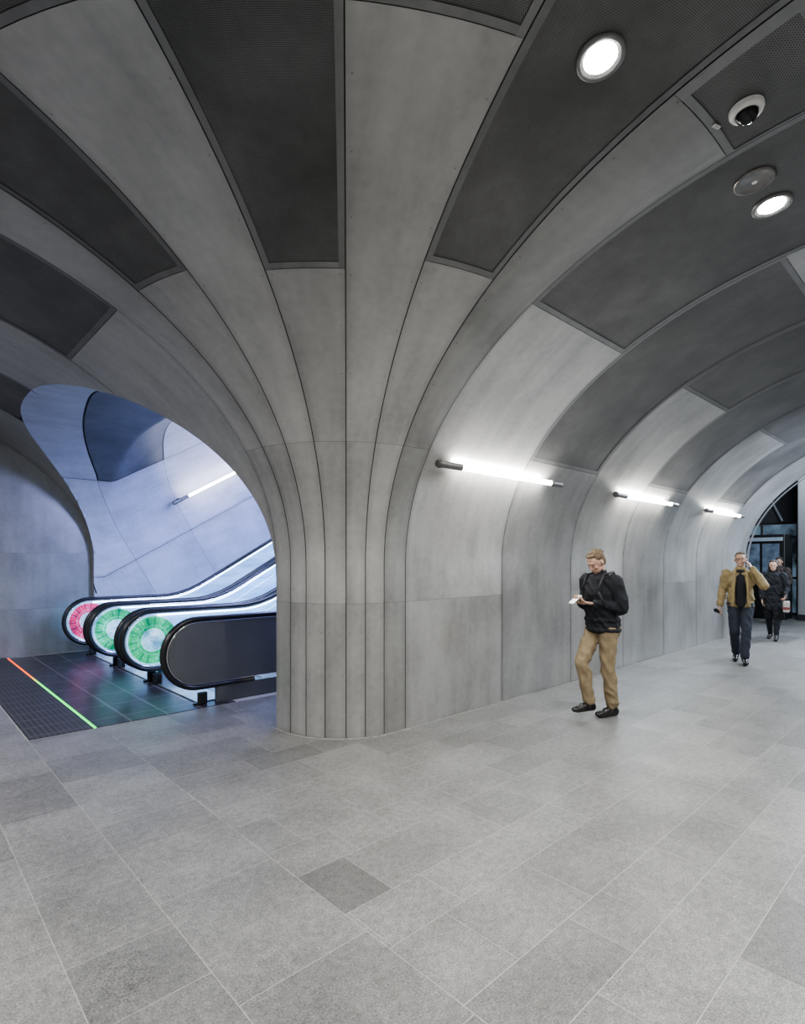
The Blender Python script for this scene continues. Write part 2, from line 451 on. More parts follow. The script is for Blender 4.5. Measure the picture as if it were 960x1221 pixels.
# ------------------------------------------------------------ escalator landing
def rib_mat(name,c0,c1,sx,sy,rough=.3,metal=.5,line=(.2,.2,.2),lw=.06,spec=.5):
    m=NT(name); tc=m.n('ShaderNodeTexCoord').outputs['Object']; s=m.n('ShaderNodeSeparateXYZ'); m.l(tc,s.inputs[0])
    a=m.math('LESS_THAN',m.math('FRACT',m.math('MULTIPLY',s.outputs[0],sx)),.5)
    b=m.math('LESS_THAN',m.math('FRACT',m.math('MULTIPLY',s.outputs[1],sy)),lw)
    c=m.mul(c0,c1,a,'MIX'); c=m.mul(c,line,b,'MIX'); m.l(c,m.b.inputs['Base Color'])
    m.b.inputs['Roughness'].default_value=rough; m.b.inputs['Metallic'].default_value=metal; m.b.inputs['Specular IOR Level'].default_value=spec
    return m.m
def tile_mat():
    m=NT('black_gloss_tiles'); tc=m.n('ShaderNodeTexCoord').outputs['Object']; s=m.n('ShaderNodeSeparateXYZ'); m.l(tc,s.inputs[0])
    a=m.math('LESS_THAN',m.math('FRACT',m.math('MULTIPLY',s.outputs[0],2.8)),.05)
    b=m.math('LESS_THAN',m.math('FRACT',m.math('MULTIPLY',s.outputs[1],1.8)),.032)
    k=m.math('MAXIMUM',a,b); n=m.noise(tc,9,4)
    c=m.ramp(n,[(.3,(.020,.016,.019)),(.7,(.042,.034,.041))]); c=m.mul(c,(.14,.12,.14),k,'MIX'); m.l(c,m.b.inputs['Base Color'])
    m.b.inputs['Roughness'].default_value=.3; m.b.inputs['Specular IOR Level'].default_value=.25; return m.m
M_land=tile_mat()
M_mat=rib_mat('ribbed_mat',(.022,.022,.023),(.045,.045,.046),22,3.2,.5,0,(.09,.09,.09),.05)
bm=bmesh.new(); box(bm,1.49,2.9,5.85,10.93,-.003,.006,bev=.002)
tag(obj('landing_plate',bm,M_land),'near-black gridded landing floor in front of the escalators','floor plate')
bm=bmesh.new(); box(bm,.94,1.455,5.85,11.05,-.003,.005,bev=.002)
tag(obj('entrance_mat',bm,M_mat),'dark ribbed mat strip left of the glowing floor line','mat')
bm=bmesh.new(); box(bm,1.464,1.481,5.85,10.93,-.003,.009,bev=.002)
m=NT('red_to_green_led'); tc=m.n('ShaderNodeTexCoord').outputs['Object']; s=m.n('ShaderNodeSeparateXYZ'); m.l(tc,s.inputs[0])
mr=m.n('ShaderNodeMapRange'); mr.inputs[1].default_value=5.85; mr.inputs[2].default_value=10.93; m.l(s.outputs[1],mr.inputs[0])
c=m.ramp(mr.outputs[0],[(0,(.08,1,.2)),(.5,(.08,1,.2)),(.62,(1,.2,.04)),(1,(1,.1,.04))])
e=m.n('ShaderNodeEmission'); m.l(c,e.inputs[0]); e.inputs[1].default_value=2.2; m.l(e.outputs[0],m.out.inputs[0])
tag(obj('floor_light_strip',bm,m.m),'thin glowing floor line running from red to green before the escalators','floor light')
# ------------------------------------------------------------ escalators
def rise(U):
    if U<3.7: return 0
    if U<4.5: x=U-3.7; return .577*x*x/1.6
    return .577*(U-4.1)
NC=2.53; ZC=.575; UMAX=9.5
def hpath(r,n=22,u0=None):
    P=[(3.2,ZC-r),(2.9,ZC-r)]
    for i in range(n+1):
        a=-PI/2-PI*i/n; P.append((NC+r*math.cos(a),ZC+r*math.sin(a)))
    u=NC+.3
    while u<UMAX: P.append((u,ZC+r+rise(u))); u+=.2
    if u0 is not None: P=[(x,ZC+r+rise(x)) for x in [u0+.2*i for i in range(int((UMAX-u0)/.2))]]
    return P
def ribbon(bm,P,V,hw,ht):
    rings=[]
    for i,(u,z) in enumerate(P):
        a=P[max(0,i-1)];b=P[min(len(P)-1,i+1)]
        du,dz=b[0]-a[0],b[1]-a[1];L=math.hypot(du,dz);nu,nz=-dz/L,du/L
        rg=[]
        for sv,sn in ((-1,-.6),(-1,.6),(-.6,1),(.6,1),(1,.6),(1,-.6),(.6,-1),(-.6,-1)):
            rg.append(bm.verts.new((u+nu*sn*ht,V+sv*hw,z+nz*sn*ht)))
        rings.append(rg)
    for a,b in zip(rings,rings[1:]):
        for i in range(8): bm.faces.new((a[i],a[(i+1)%8],b[(i+1)%8],b[i])).smooth=True
    bm.faces.new(rings[0]);bm.faces.new(rings[-1])
def sheet(bm,r,V,th=.006,umax=UMAX):
    us=[NC-r+.0001+r*(1-math.cos(PI/2*i/14)) for i in range(15)]; u=NC+.25
    while u<umax: us.append(u); u+=.25
    rows=[]
    for u in us:
        h=math.sqrt(max(0,r*r-(u-NC)**2)) if u<NC else r
        zt=ZC+h+rise(u); zb=ZC-h+rise(u)
        rows.append([bm.verts.new((u,V+s*th,z)) for s,z in ((-1,zb),(-1,zt),(1,zt),(1,zb))])
    for a,b in zip(rows,rows[1:]):
        for i in range(4): bm.faces.new((a[i],b[i],b[(i+1)%4],a[(i+1)%4]))
m=NT('balustrade_glass'); tr=m.n('ShaderNodeBsdfTransparent'); tr.inputs[0].default_value=(.8,.9,.97,1)
gl=m.n('ShaderNodeBsdfGlossy'); gl.inputs['Roughness'].default_value=.08
df=m.n('ShaderNodeBsdfDiffuse'); df.inputs[0].default_value=(.55,.75,.95,1)
em=m.n('ShaderNodeEmission'); em.inputs[1].default_value=1.3  # emission puts the blue-white light on the glass into its material
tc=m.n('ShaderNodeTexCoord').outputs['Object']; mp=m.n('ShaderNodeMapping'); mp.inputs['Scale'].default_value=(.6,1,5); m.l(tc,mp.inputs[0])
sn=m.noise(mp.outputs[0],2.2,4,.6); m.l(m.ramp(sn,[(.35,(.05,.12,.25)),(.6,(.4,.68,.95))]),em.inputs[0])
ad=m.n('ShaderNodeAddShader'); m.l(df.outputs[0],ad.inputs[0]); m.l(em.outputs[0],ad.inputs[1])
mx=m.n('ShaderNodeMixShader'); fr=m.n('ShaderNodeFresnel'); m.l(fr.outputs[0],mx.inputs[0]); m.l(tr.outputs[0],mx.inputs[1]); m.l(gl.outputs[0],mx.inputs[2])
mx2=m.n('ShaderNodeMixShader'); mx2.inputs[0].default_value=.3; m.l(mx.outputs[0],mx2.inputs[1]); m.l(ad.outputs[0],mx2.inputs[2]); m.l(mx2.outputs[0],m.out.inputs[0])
M_glass=m.m
M_clad=simple('satin_charcoal_cladding',(.13,.135,.14),.33,.3,var=.12,scale=2)
def signmat(name,dark,mid,light,scale=5,st=.75):  # emission stands for the light falling on the printed signs
    m=NT(name); tc=m.n('ShaderNodeTexCoord').outputs['Object']; f=m.noise(tc,scale,2,.5)
    c=m.ramp(f,[(.34,dark),(.5,mid),(.72,light)]); m.l(c,m.b.inputs['Base Color']); m.l(c,m.b.inputs['Emission Color'])
    m.b.inputs['Emission Strength'].default_value=st; m.b.inputs['Roughness'].default_value=.1; return m.m
M_green=signmat('green_sign_print',(.008,.28,.09),(.012,.44,.14),(.1,.65,.35))
M_green2=signmat('dark_green_sign_print',(.005,.18,.06),(.01,.32,.11),(.08,.5,.3))
M_pink=signmat('pink_sign_print',(.4,.01,.08),(.72,.03,.14),(.8,.2,.35))
M_pink2=signmat('dark_pink_sign_print',(.28,.008,.06),(.5,.02,.11),(.65,.12,.25))
M_signw=signmat('sign_white',(.12,.3,.42),(.33,.6,.76),(.7,.92,1),5,.8)
M_signg=simple('sign_grey_print',(.1,.2,.26),.4,emit=.2,var=.05)
def sign(V,cols,parent):
    bm=bmesh.new()
    def disc(r0,r1,a0,a1,y,mi,n=6):
        for i in range(n):
            b0=a0+(a1-a0)*i/n;b1=a0+(a1-a0)*(i+1)/n
            vs=[bm.verts.new((NC+.0+r*math.cos(b),V-y,ZC+r*math.sin(b))) for r,b in ((r0,b0),(r1,b0),(r1,b1),(r0,b1))]
            bm.faces.new(vs).material_index=mi
    disc(.001,.322,0,2*PI,.010,1,48)
    for i in range(36):
        a,b=2*PI*i/36,2*PI*(i+1)/36
        disc(.19,.302,a+.004,b-.004,.012,3 if (i*7)%5<2 else 0,2)
        disc(.15,.186,a+.003,b-.003,.012,0 if (i*5)%4 else 3,2)
    disc(.118,.124,0,2*PI,.012,0,36)
    for i in range(18):
        a=2*PI*i/18; disc(.24,.25,a-.03,a+.03,.0135,1,2)
    for i in range(12):
        a=2*PI*i/12; disc(.09,.1,a-.06,a+.06,.012,2,2)
    for k in range(4): 
        z=ZC+.035-.022*k; w=(.05,.06,.045,.03)[k]
        bm.faces.new([bm.verts.new(v) for v in ((NC-w,V-.012,z),(NC+w,V-.012,z),(NC+w,V-.012,z+.007),(NC-w,V-.012,z+.007))]).material_index=2
    return obj('newel_sign',bm,[cols[0],M_signw,M_signg,cols[1]],parent)
M_step=rib_mat('step_treads',(.16,.16,.17),(.3,.3,.32),50,40)
elab=['nearest escalator, with charcoal side cladding facing the column','middle escalator between two green ringed newel signs','farthest escalator, beside the pink ringed newel sign']
for k,(va,vb) in enumerate(((6.0,7.4),(7.6,8.9),(9.1,10.42))):
    r=thing('escalator',elab[k],'escalator',(2.6,(va+vb)/2,0),0,'escalators'); off=Vector(r.location)
    def part(name,bm,mt,par=None,sm=False):
        bmesh.ops.translate(bm,verts=bm.verts,vec=-off); return obj(name,bm,mt,par or r,sm)
    for V,side in ((va,-1),(vb,1)):
        bm=bmesh.new(); ribbon(bm,hpath(.378),V,.042,.026); h=part('handrail',bm,M_rub); h['label']='black rubber handrail'
        bm=bmesh.new(); ribbon(bm,hpath(.341),V,.024,.012); o=part('handrail_guide',bm,M_chrome,h); o['label']='bright chrome guide under the handrail'
        bm=bmesh.new(); sheet(bm,.332,V); g_=part('balustrade',bm,M_glass)
        near=(k==0 and side==-1)
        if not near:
            bm=bmesh.new(); ribbon(bm,hpath(.316,u0=NC+.05),V-.018,.006,.008); o=part('light_line',bm,M_glow,g_); o['label']='bright cool light line under the handrail'  # emissive strip paints the bright highlight along the chrome
        else:
            bm=bmesh.new(); sheet(bm,.335,V-.022,.012); part('side_cladding',bm,M_clad,g_)
        bm=bmesh.new(); u=2.62 if not near else 2.74
        rows=[]
        hw=.075 if not near else .036
        while u<UMAX:
            zt=.185+rise(u); zb=max(.0065,rise(u)-.25)
            if u<2.7: zt=.12
            rows.append([bm.verts.new((u,V+s*hw,z)) for s,z in ((-1,zb),(-1,zt),(1,zt),(1,zb))]); u+=.1
        for a,b in zip(rows,rows[1:]):
            for i in range(4): bm.faces.new((a[i],b[i],b[(i+1)%4],a[(i+1)%4]))
        bm.faces.new(rows[0]); bm.faces.new(rows[-1])
        sk=part('skirt_deck',bm,M_clad if near else M_steel)
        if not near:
            bm=bmesh.new(); ribbon(bm,[(x,.2+rise(x)) for x in [2.75+.2*i for i in range(33)]],V-side*.06,.008,.008); part('skirt_light',bm,M_glow,sk)  # emissive strip added along the deck to make the escalator glow
        bm=bmesh.new(); box(bm,2.53,2.63,V-.03,V+.03,.0065,.14,bev=.012); box(bm,2.48,2.54,V-.018,V+.018,.0065,.028,bev=.006); part('newel_foot',bm,M_black,sk)
        if side==1:
            s_=sign(vb,((M_green,M_green2),(M_green,M_green2),(M_pink,M_pink2))[k],g_); s_.location=-off; s_['label']=('green ringed round sign','green ringed round sign','pink ringed round sign')[k]
    bm=bmesh.new(); box(bm,2.55,2.9,va+.08,vb-.08,.0065,.018,bev=.003); part('comb_plate',bm,M_steel)
    bm=bmesh.new(); u=2.9
    while u<UMAX-.3:
        zz=max(.02,.02+rise(u+.2)); box(bm,u,u+.4,va+.08,vb-.08,max(.0065,zz-.4),zz); u+=.4
    part('steps',bm,M_step)
# ------------------------------------------------------------ wall tube lamps
def tube_lamp(label,A,B,wall,group='fluorescent tube wall lamps',tm=None):
    A=Vector(A);B=Vector(B);wall=Vector(wall)
    r=thing('tube_lamp',label,'wall lamp',tuple(A),0,group); o=A.copy(); D=(B-A).normalized()
    bm=bmesh.new(); cyl(bm,A+D*.34-o,B-D*.24-o,.024,seg=20); obj('glowing_tube',bm,tm or M_tube,r,True)
    for a,b in ((A,A+D*.33),(B-D*.23,B)):
        bm=bmesh.new(); cyl(bm,a-o,b-o,.033,seg=20); cyl(bm,a+D*.02-o,a+D*.05-o,.039,seg=20); e_=obj('end_cap',bm,M_lampend,r)
        bm=bmesh.new(); mid=(a+b)/2; cyl(bm,mid-o,mid+wall-o,.014,seg=10); cyl(bm,mid+wall*.86-o,mid+wall-o,.04,seg=16); obj('wall_bracket',bm,M_dkmetal,e_)
for x0,lb in ((3.67,'nearest glowing tube lamp on the curved wall, above left of the walking man'),(7.13,'middle glowing tube lamp on the curved wall, right of the nearest one'),(10.55,'farthest glowing tube lamp, above the man in the tan jacket')):
    tube_lamp(lb,(x0,3.45,2.48),(x0+2.1,3.45,2.48),(0,.115,.03))
tube_lamp('tilted tube lamp following the slope above the escalators',(4.02,10.66,2.68),(4.02+1.82,10.66,2.68+1.05),(0,.15,.0),'tilted escalator tunnel lamps',M_tube2)
# ------------------------------------------------------------ ceiling fixtures
def surf(U,V):
    if U>=CX: s=WV-V; n=(0,-1)
    else:
        dx,dy=U-CX,V-CY; D=math.hypot(dx,dy); s=D-R0; n=(dx/D,dy/D)
    c=1-s/A_; a=math.acos(max(-1,min(1,c))); z=Z0+B_*math.sin(a)
    ts,tz=A_*math.sin(a),B_*math.cos(a); L=math.hypot(ts,tz); ns,nz=tz/L,-ts/L
    N=Vector((n[0]*ns,n[1]*ns,nz)); P=Vector((U,V,z))
    q=Vector((0,0,-1)).rotation_difference(N).to_matrix().to_4x4()
    return P,q,N
def downlight(label,U,V,R):
    P,q,N=surf(U,V); r=thing('downlight',label,'ceiling light',tuple(P),0,'round ceiling downlights')
    bm=bmesh.new(); lathe(bm,[(R,.0),(R,-.008),(R*.93,-.013),(R*.80,-.010),(R*.66,-.001)],q,36); obj('trim_ring',bm,M_ring,r,True)
    bm=bmesh.new(); lathe(bm,[(R*.68,-.002),(R*.4,-.006),(.0001,-.007)],q,32); obj('glowing_lens',bm,M_down,r)
    return P,N
P1,N1=downlight('big glaring round downlight near the top, in the widest dark panel',2.454,1.26,.112)
P2,N2=downlight('smaller round downlight beside the ceiling speaker',4.33,1.01,.118)
P,q,N=surf(3.97,1.02)
r=thing('ceiling_speaker','round grey ceiling speaker grille just above the smaller downlight','speaker',tuple(P))
bm=bmesh.new(); lathe(bm,[(.115,0),(.115,-.006),(.105,-.012),(.097,-.008)],q,36); obj('rim',bm,M_lampend,r,True)
bm=bmesh.new(); lathe(bm,[(.097,-.004),(.0001,-.008)],q,32); gr=obj('grille',bm,simple('speaker_grille',(.2,.2,.2),.6,var=.5,scale=120),r)
bm=bmesh.new(); lathe(bm,[(.015,-.008),(.015,-.011),(.0001,-.012)],q,16); obj('centre_badge',bm,M_white,gr)
P,q,N=surf(3.32,.89)
r=thing('dome_camera','white ringed security camera with black dome on the ceiling','security camera',tuple(P)); r.scale=(.82,)*3
bm=bmesh.new(); lathe(bm,[(.1,0),(.1,-.02),(.093,-.035),(.07,-.042),(.066,-.038)],q,36); obj('housing',bm,M_white,r,True)
bm=bmesh.new(); lathe(bm,[(.066,-.036)]+[(.066*math.cos(a*PI/16),-.04-.06*math.sin(a*PI/16)) for a in range(1,8)]+[(.0001,-.1)],q,28); obj('dome',bm,simple('smoked_dome',(.01,.01,.012),.06),r,True)
P,q,N=surf(3.31,1.03)
bm=bmesh.new(); bmesh.ops.create_cube(bm,size=1,matrix=Matrix.Translation(P-Vector((0,0,.006)))@q@Matrix.Rotation(-.3,4,'Z')@Matrix.Diagonal((.05,.02,.004,1)))
for y in (-.004,.004):
    bmesh.ops.create_cube(bm,size=1,matrix=Matrix.Translation(P-Vector((0,0,.0085)))@q@Matrix.Rotation(-.3,4,'Z')@Matrix.Translation((0,y,0))@Matrix.Diagonal((.036,.002,.0012,1)))
bm.faces.ensure_lookup_table()
for f in list(bm.faces)[6:]: f.material_index=1
tag(obj('ceiling_label',bm,[M_white,M_lampend]),'tiny white label plate beside the dome camera','label')
# ------------------------------------------------------------ people
def remesh(ob,vox,sm=3,folds=0,freq=9):
    md=ob.modifiers.new('r','REMESH'); md.mode='VOXEL'; md.voxel_size=vox
    if sm:
        s=ob.modifiers.new('s','SMOOTH'); s.factor=.5; s.iterations=sm
    dg=bpy.context.evaluated_depsgraph_get(); me=bpy.data.meshes.new_from_object(ob.evaluated_get(dg))
    ob.modifiers.clear(); old=ob.data; mats=list(old.materials); ob.data=me
    if len(me.materials)==0:
        for m_ in mats: me.materials.append(m_)
    if folds:
        nr=[v.normal.copy() for v in me.vertices]
        for v,n_ in zip(me.vertices,nr):
            c=v.co
            q=Vector((c.x*freq+c.z*5,c.y*freq+c.z*3,c.z*freq*.55))
            h=1-abs(mnoise.noise(q))*2.4
            v.co=c+n_*(folds*(h-.35))
    for p_ in me.polygons: p_.use_smooth=True
    return ob
def hand(bm,w,dirv,palm,side,curl=.5):
    w=Vector(w);D=Vector(dirv).normalized();N=Vector(palm); N=(N-D*N.dot(D)).normalized(); S=D.cross(N)*side
    for k in (-1.2,-.4,.4,1.2): limb(bm,w+S*(k*.014),.013,w+D*.085+S*(k*.021),.012,8)
    for k,(L,of) in enumerate(((.040,1.5),(.046,.5),(.043,-.5),(.034,-1.5))):
        p=w+D*.085+S*(of*.019); ang=0
        for j,f in enumerate((1,.7,.55)):
            ang+=curl*(.6,.9,.7)[j]; v=D*math.cos(ang)+N*math.sin(ang)
            q=p+v*L*f; limb(bm,p,.0088-.0008*j,q,.008-.0008*j,8); p=q
    p=w+D*.02+S*.028
    for j,(L,a) in enumerate(((.036,.9),(.03,.55),(.024,.3))):
        v=(D*math.cos(a)+S*math.sin(a)+N*.35*(j+1)*curl).normalized(); q=p+v*L; limb(bm,p,.0105-.001*j,q,.0095-.001*j,8); p=q
M_skin=simple('skin',(.42,.265,.2),.5,var=.1)
M_eye=simple('eyes',(.05,.038,.03),.3)
M_lip=simple('lips',(.34,.17,.15),.5)
def person(label,loc,rot,scale,J,cl):
    r=thing('person',label,'person',loc,rot); r.scale=(scale,)*3
    V=Vector; rr=random.Random(5)
    vox=cl.get('vox',.005)
    Hm=Matrix.Translation(V(J['head']))@Matrix.Rotation(J.get('pitch',0),4,'X')@Matrix.Rotation(J.get('yaw',0),4,'Z')
    hp=lambda x,y,z: Hm@V((x,y,z))
    hr=Hm.to_3x3().to_4x4()
    lean=V(J.get('lean',(0,0,0)))
    def up(z): return lean*((z-.95)/.5)
    b=bmesh.new()
    ell(b,V((0,.01,.96)),(.145,.1,.12)); ell(b,V((0,0,1.1))+up(1.1),(.125,.09,.14)); ell(b,V((0,0,1.27))+up(1.27),(.15,.1,.16)); ell(b,V((0,.01,1.38))+up(1.38),(.165,.085,.08))
    nb=V((0,.01,1.44))+up(1.44)
    limb(b,nb,.06,hp(0,.015,-.06),.052)
    ell(b,hp(0,.012,.025),(.075,.094,.098),hr,20); ell(b,hp(0,-.028,-.045),(.055,.058,.062),hr,20); ell(b,hp(0,-.056,-.085),(.026,.026,.02),hr)
    limb(b,hp(0,-.080,.02),.007,hp(0,-.100,-.018),.011,8); ell(b,hp(0,-.088,-.021),(.016,.012,.008),hr)
    ell(b,hp(0,-.068,.04),(.05,.018,.012),hr); ell(b,hp(.036,-.056,-.012),(.022,.024,.022),hr); ell(b,hp(-.036,-.056,-.012),(.022,.024,.022),hr)
    ell(b,hp(0,-.080,-.045),(.022,.01,.006),hr); ell(b,hp(0,-.078,-.056),(.019,.01,.006),hr)
    for s in(-1,1): ell(b,hp(s*.078,.012,0),(.01,.018,.03),hr)
    for s,n in ((1,'L'),(-1,'R')):
        sh,e_,w_=[V(x) for x in J['arm'+n]]; hpn,kn,an,to=[V(x) for x in J['leg'+n]]
        limb(b,sh,.05,e_,.04); limb(b,e_,.04,w_,.027)
        hd=J['hand'+n]; hand(b,w_,hd[0],hd[1],hd[3] if len(hd)>3 else s,hd[2])
        limb(b,hpn,.078,kn,.052); limb(b,kn,.052,an,.036); ell(b,kn*.65+an*.35+V((0,.02,0)),(.05,.05,.09))
        limb(b,an-V((0,0,.03)),.032,to,.024)
    body=remesh(obj('body',b,M_skin,r),vox,2)
    for s in(-1,1):
        b=bmesh.new(); ell(b,hp(s*.030,-.0765,.012),(.009,.0055,.0035),hr,12)
        obj('eye',b,M_eye,body,True)
        b=bmesh.new(); limb(b,hp(s*.018,-.083,.034),.0018,hp(s*.041,-.075,.036),.0018,8); obj('eyebrow',b,cl['hair'],body,True)
    b=bmesh.new(); ell(b,hp(0,-.087,-.05),(.018,.004,.005),hr,12); obj('lips',b,M_lip,body,True)
    b=bmesh.new(); ell(b,hp(0,.030,.046),(.081,.092,.084),hr,20); ell(b,hp(0,.052,.0),(.073,.062,.078),hr)
    for i in range(34):
        a=rr.uniform(0,2*PI); e_=rr.uniform(.15,1.4); x,y,z=math.cos(a)*math.cos(e_),math.sin(a)*math.cos(e_),math.sin(e_)
        if y<-.4 and z<.75: continue
        ell(b,hp(x*.076,.030+y*.088,.05+z*.076),(.016,.024,.011),hr,8)
    for i in range(9):
        ell(b,hp(-.05+i*.0125,-.044+.012*abs(i-4)*.5,.104+rr.uniform(-.005,.006)),(.012,.024,.011),hr,8)
    if cl.get('long'):
        for s in(-1,1): limb(b,hp(s*.07,.02,.02),.03,hp(s*.085,.0,-.16),.03)
        limb(b,hp(0,.07,.0),.06,hp(0,.07,-.18),.06)
    remesh(obj('hair',b,cl['hair'],r),.006,1)
    b=bmesh.new(); ell(b,V((0,.012,.94)),(.168,.125,.13))
    for n in 'LR':
        hpn,kn,an,to=[V(x) for x in J['leg'+n]]
        limb(b,hpn,.1,kn,.072); limb(b,kn,.072,an+(kn-an).normalized()*.03,cl.get('cuff',.06)); ell(b,hpn+V((0,.05,-.01)),(.09,.09,.1))
        ell(b,kn*.7+an*.3+V((0,.02,0)),(.068,.068,.1))
        if cl.get('cuff',.06)>.05:
            kf=(kn-an).normalized()
            for q_,h_ in ((.05,.066),(.12,.06),(.2,.067)): ell(b,an+kf*q_+V((0,.005,0)),(h_,h_,.022))
    remesh(obj('trousers',b,cl['trousers'],r),.009,2,.010,12)
    for n in 'LR':
        hpn,kn,an,to=[V(x) for x in J['leg'+n]]; b=bmesh.new()
        dv=(to-an); dv.z=0; dv.normalize()
        heel=an+V((0,0,-.045))-dv*.035; 
        limb(b,an+V((0,0,.0)),.047,heel,.042); limb(b,heel,.04,to,.038); ell(b,(an+to)/2+V((0,0,.0)),(.045,.06,.035))
        ell(b,to+dv*.02,(.043,.05,.03))
        s=remesh(obj('shoe',b,cl['shoes'],r),.009,2)
        if J.get('flat'+n,True):
            for v in s.data.vertices:
                if v.co.z<.012: v.co.z=0.0+(.0 if v.co.z<.006 else .004)
    b=bmesh.new()
    k=cl.get('bulk',1)
    ell(b,V((0,.012,.95)),(.175*k,.135*k,.1)); ell(b,V((0,.0,1.1))+up(1.1),(.165*k,.128*k,.15)); ell(b,V((0,0,1.27))+up(1.27),(.182*k,.132*k,.16)); ell(b,V((0,.012,1.385))+up(1.385),(.19,.1,.075))
    limb(b,V((0,.012,1.4))+up(1.4),.085,V((0,.012,1.475))+up(1.475),.07)
    for z_ in (.9,1.0): ell(b,V((0,.008,z_))+up(z_),(.180*k,.142*k,.05))
    limb(b,V((-.04,0,1.38))+up(1.38),.105,V((-.07,0,1.0))+up(1.0),.115); limb(b,V((.04,0,1.38))+up(1.38),.105,V((.07,0,1.0))+up(1.0),.115)
    if cl.get('coat'):
        ell(b,V((0,.01,.85)),(.185,.15,.2)); ell(b,V((0,.01,.7)),(.2,.165,.14)); 
    for n in 'LR':
        sh,e_,w_=[V(x) for x in J['arm'+n]]
        limb(b,sh,.078,e_,.066); limb(b,e_,.064,e_+(w_-e_)*.92,.05)
    remesh(obj('jacket',b,cl['jacket'],r),.009,2,.012,12)
    return r,hp,up
black=simple('black_cloth',(.007,.008,.012),.9,var=.3,bump=.2); tan=simple('tan_chino',(.2,.155,.095),.85,var=.15,bump=.2)
black2=simple('black_nylon',(.012,.013,.017),.6,var=.3,bump=.2)
mustard=simple('mustard_coat',(.24,.185,.095),.8,var=.18,bump=.2); jean=simple('blue_denim',(.022,.028,.043),.85,var=.3,scale=60)
hairb=simple('light_brown_hair',(.115,.078,.045),.7,var=.4,scale=80); hairg=simple('grey_brown_hair',(.09,.07,.05),.7,var=.3,scale=80); haird=simple('dark_hair',(.02,.015,.012),.6,var=.3,scale=80)
shoe=simple('black_leather',(.015,.014,.014),.25)
J1_={'head':(0,-.08,1.59),'pitch':d(38),'lean':(0,-.04,0),
 'armL':[(.19,-.02,1.40),(.245,.04,1.14),(.065,-.17,1.17)],'armR':[(-.19,-.02,1.40),(-.235,.02,1.14),(-.085,-.20,1.17)],
 'handL':((-.4,-.65,.1),(-.2,.1,1),.6),'handR':((.25,-.85,.15),(.3,.1,1),.7),
 'legL':[(.09,.0,.92),(.075,.0,.5),(.06,.09,.088),(.065,-.08,.04)],'legR':[(-.09,0,.92),(-.07,-.21,.55),(-.04,-.13,.135),(-.045,-.29,.085)],'flatR':False}
pr1,hp1,up1=person('man in black jacket and tan trousers walking while looking down at a phone',(5.41,2.76,0),d(-108),.99,J1_,dict(hair=hairb,trousers=tan,shoes=shoe,jacket=black,bulk=1.12))
def world(pr,v): 
    return Matrix.Translation(pr.location)@Matrix.Rotation(pr.rotation_euler.z,4,'Z')@Matrix.Scale(pr.scale[0],4)@Vector(v)
w=world(pr1,(-.04,-.325,1.215))
r=thing('mobile_phone','pale mobile phone held in front of the man in black','phone',tuple(w),d(-108))
bm=bmesh.new(); box(bm,-.036,.036,-.07,.07,-.005,.004,bev=.003); o=obj('phone_case',bm,M_white,r); o.rotation_euler=(d(35),0,0)
bm=bmesh.new(); box(bm,-.032,.032,-.063,.063,.0042,.0052); o2=obj('screen',bm,simple('phone_screen',(.7,.75,.8),.2,emit=.8),o)
w=world(pr1,(0,.18,1.03))
r=thing('backpack','black backpack on the back of the man in the black jacket','backpack',tuple(w),d(-108)); 
bm=bmesh.new(); ell(bm,(0,.01,.2),(.14,.08,.19)); ell(bm,(0,.02,.1),(.135,.075,.11)); ell(bm,(0,.01,.3),(.11,.055,.085)); bg=remesh(obj('bag',bm,black2,r),.012,3,.006)
bm=bmesh.new(); ell(bm,(0,.07,.12),(.10,.035,.085)); remesh(obj('pocket',bm,black2,bg),.01,2)
for s in(-1,1):
    bm=bmesh.new()
    pts=[(s*.1,-.05,.37),(s*.105,-.13,.46),(s*.11,-.27,.43),(s*.12,-.35,.27),(s*.165,-.30,.12),(s*.18,-.05,.05)]
    for a,b in zip(pts,pts[1:]): limb(bm,a,.012,b,.012,8)
    obj('shoulder_strap',bm,black2,r,True)
J2_={'head':(0,-.02,1.62),'pitch':d(2),
 'armL':[(.19,0,1.40),(.31,-.14,1.22),(.155,-.1,1.49)],'armR':[(-.19,0,1.40),(-.25,.04,1.13),(-.28,-.10,.90)],
 'handL':((-.4,.05,.75),(-.8,.2,-.3),.6),'handR':((-.12,-.35,-.9),(1,0,-.1),.5),
 'legL':[(.09,0,.92),(.075,-.14,.51),(.055,-.2,.09),(.065,-.38,.045)],'legR':[(-.09,0,.92),(-.08,-.03,.5),(-.06,.17,.11),(-.07,.01,.04)]}
pr2,hp2,up2=person('man in open mustard jacket and blue jeans raising a hand to his ear',(9.85,2.72,0),d(-74),.99,J2_,dict(hair=hairg,trousers=jean,shoes=shoe,jacket=mustard,bulk=1.08))
bm=bmesh.new()
for s in (-1,1):
    c0=(s*.031,-.096,.010); n=12
    pts=[(c0[0]+.02*math.cos(2*PI*i/n),c0[1],c0[2]+.015*math.sin(2*PI*i/n)) for i in range(n)]
    for i in range(n): cyl(bm,pts[i],pts[(i+1)%n],.0014,seg=6)
    cyl(bm,(s*.051,-.096,.014),(s*.079,.005,.014),.0014,seg=6)
cyl(bm,(-.011,-.098,.013),(.011,-.098,.013),.0014,seg=6)
bm.transform(Matrix.Translation((0,-.02,1.62))@Matrix.Rotation(d(2),4,'X')); obj('glasses',bm,M_black,pr2)
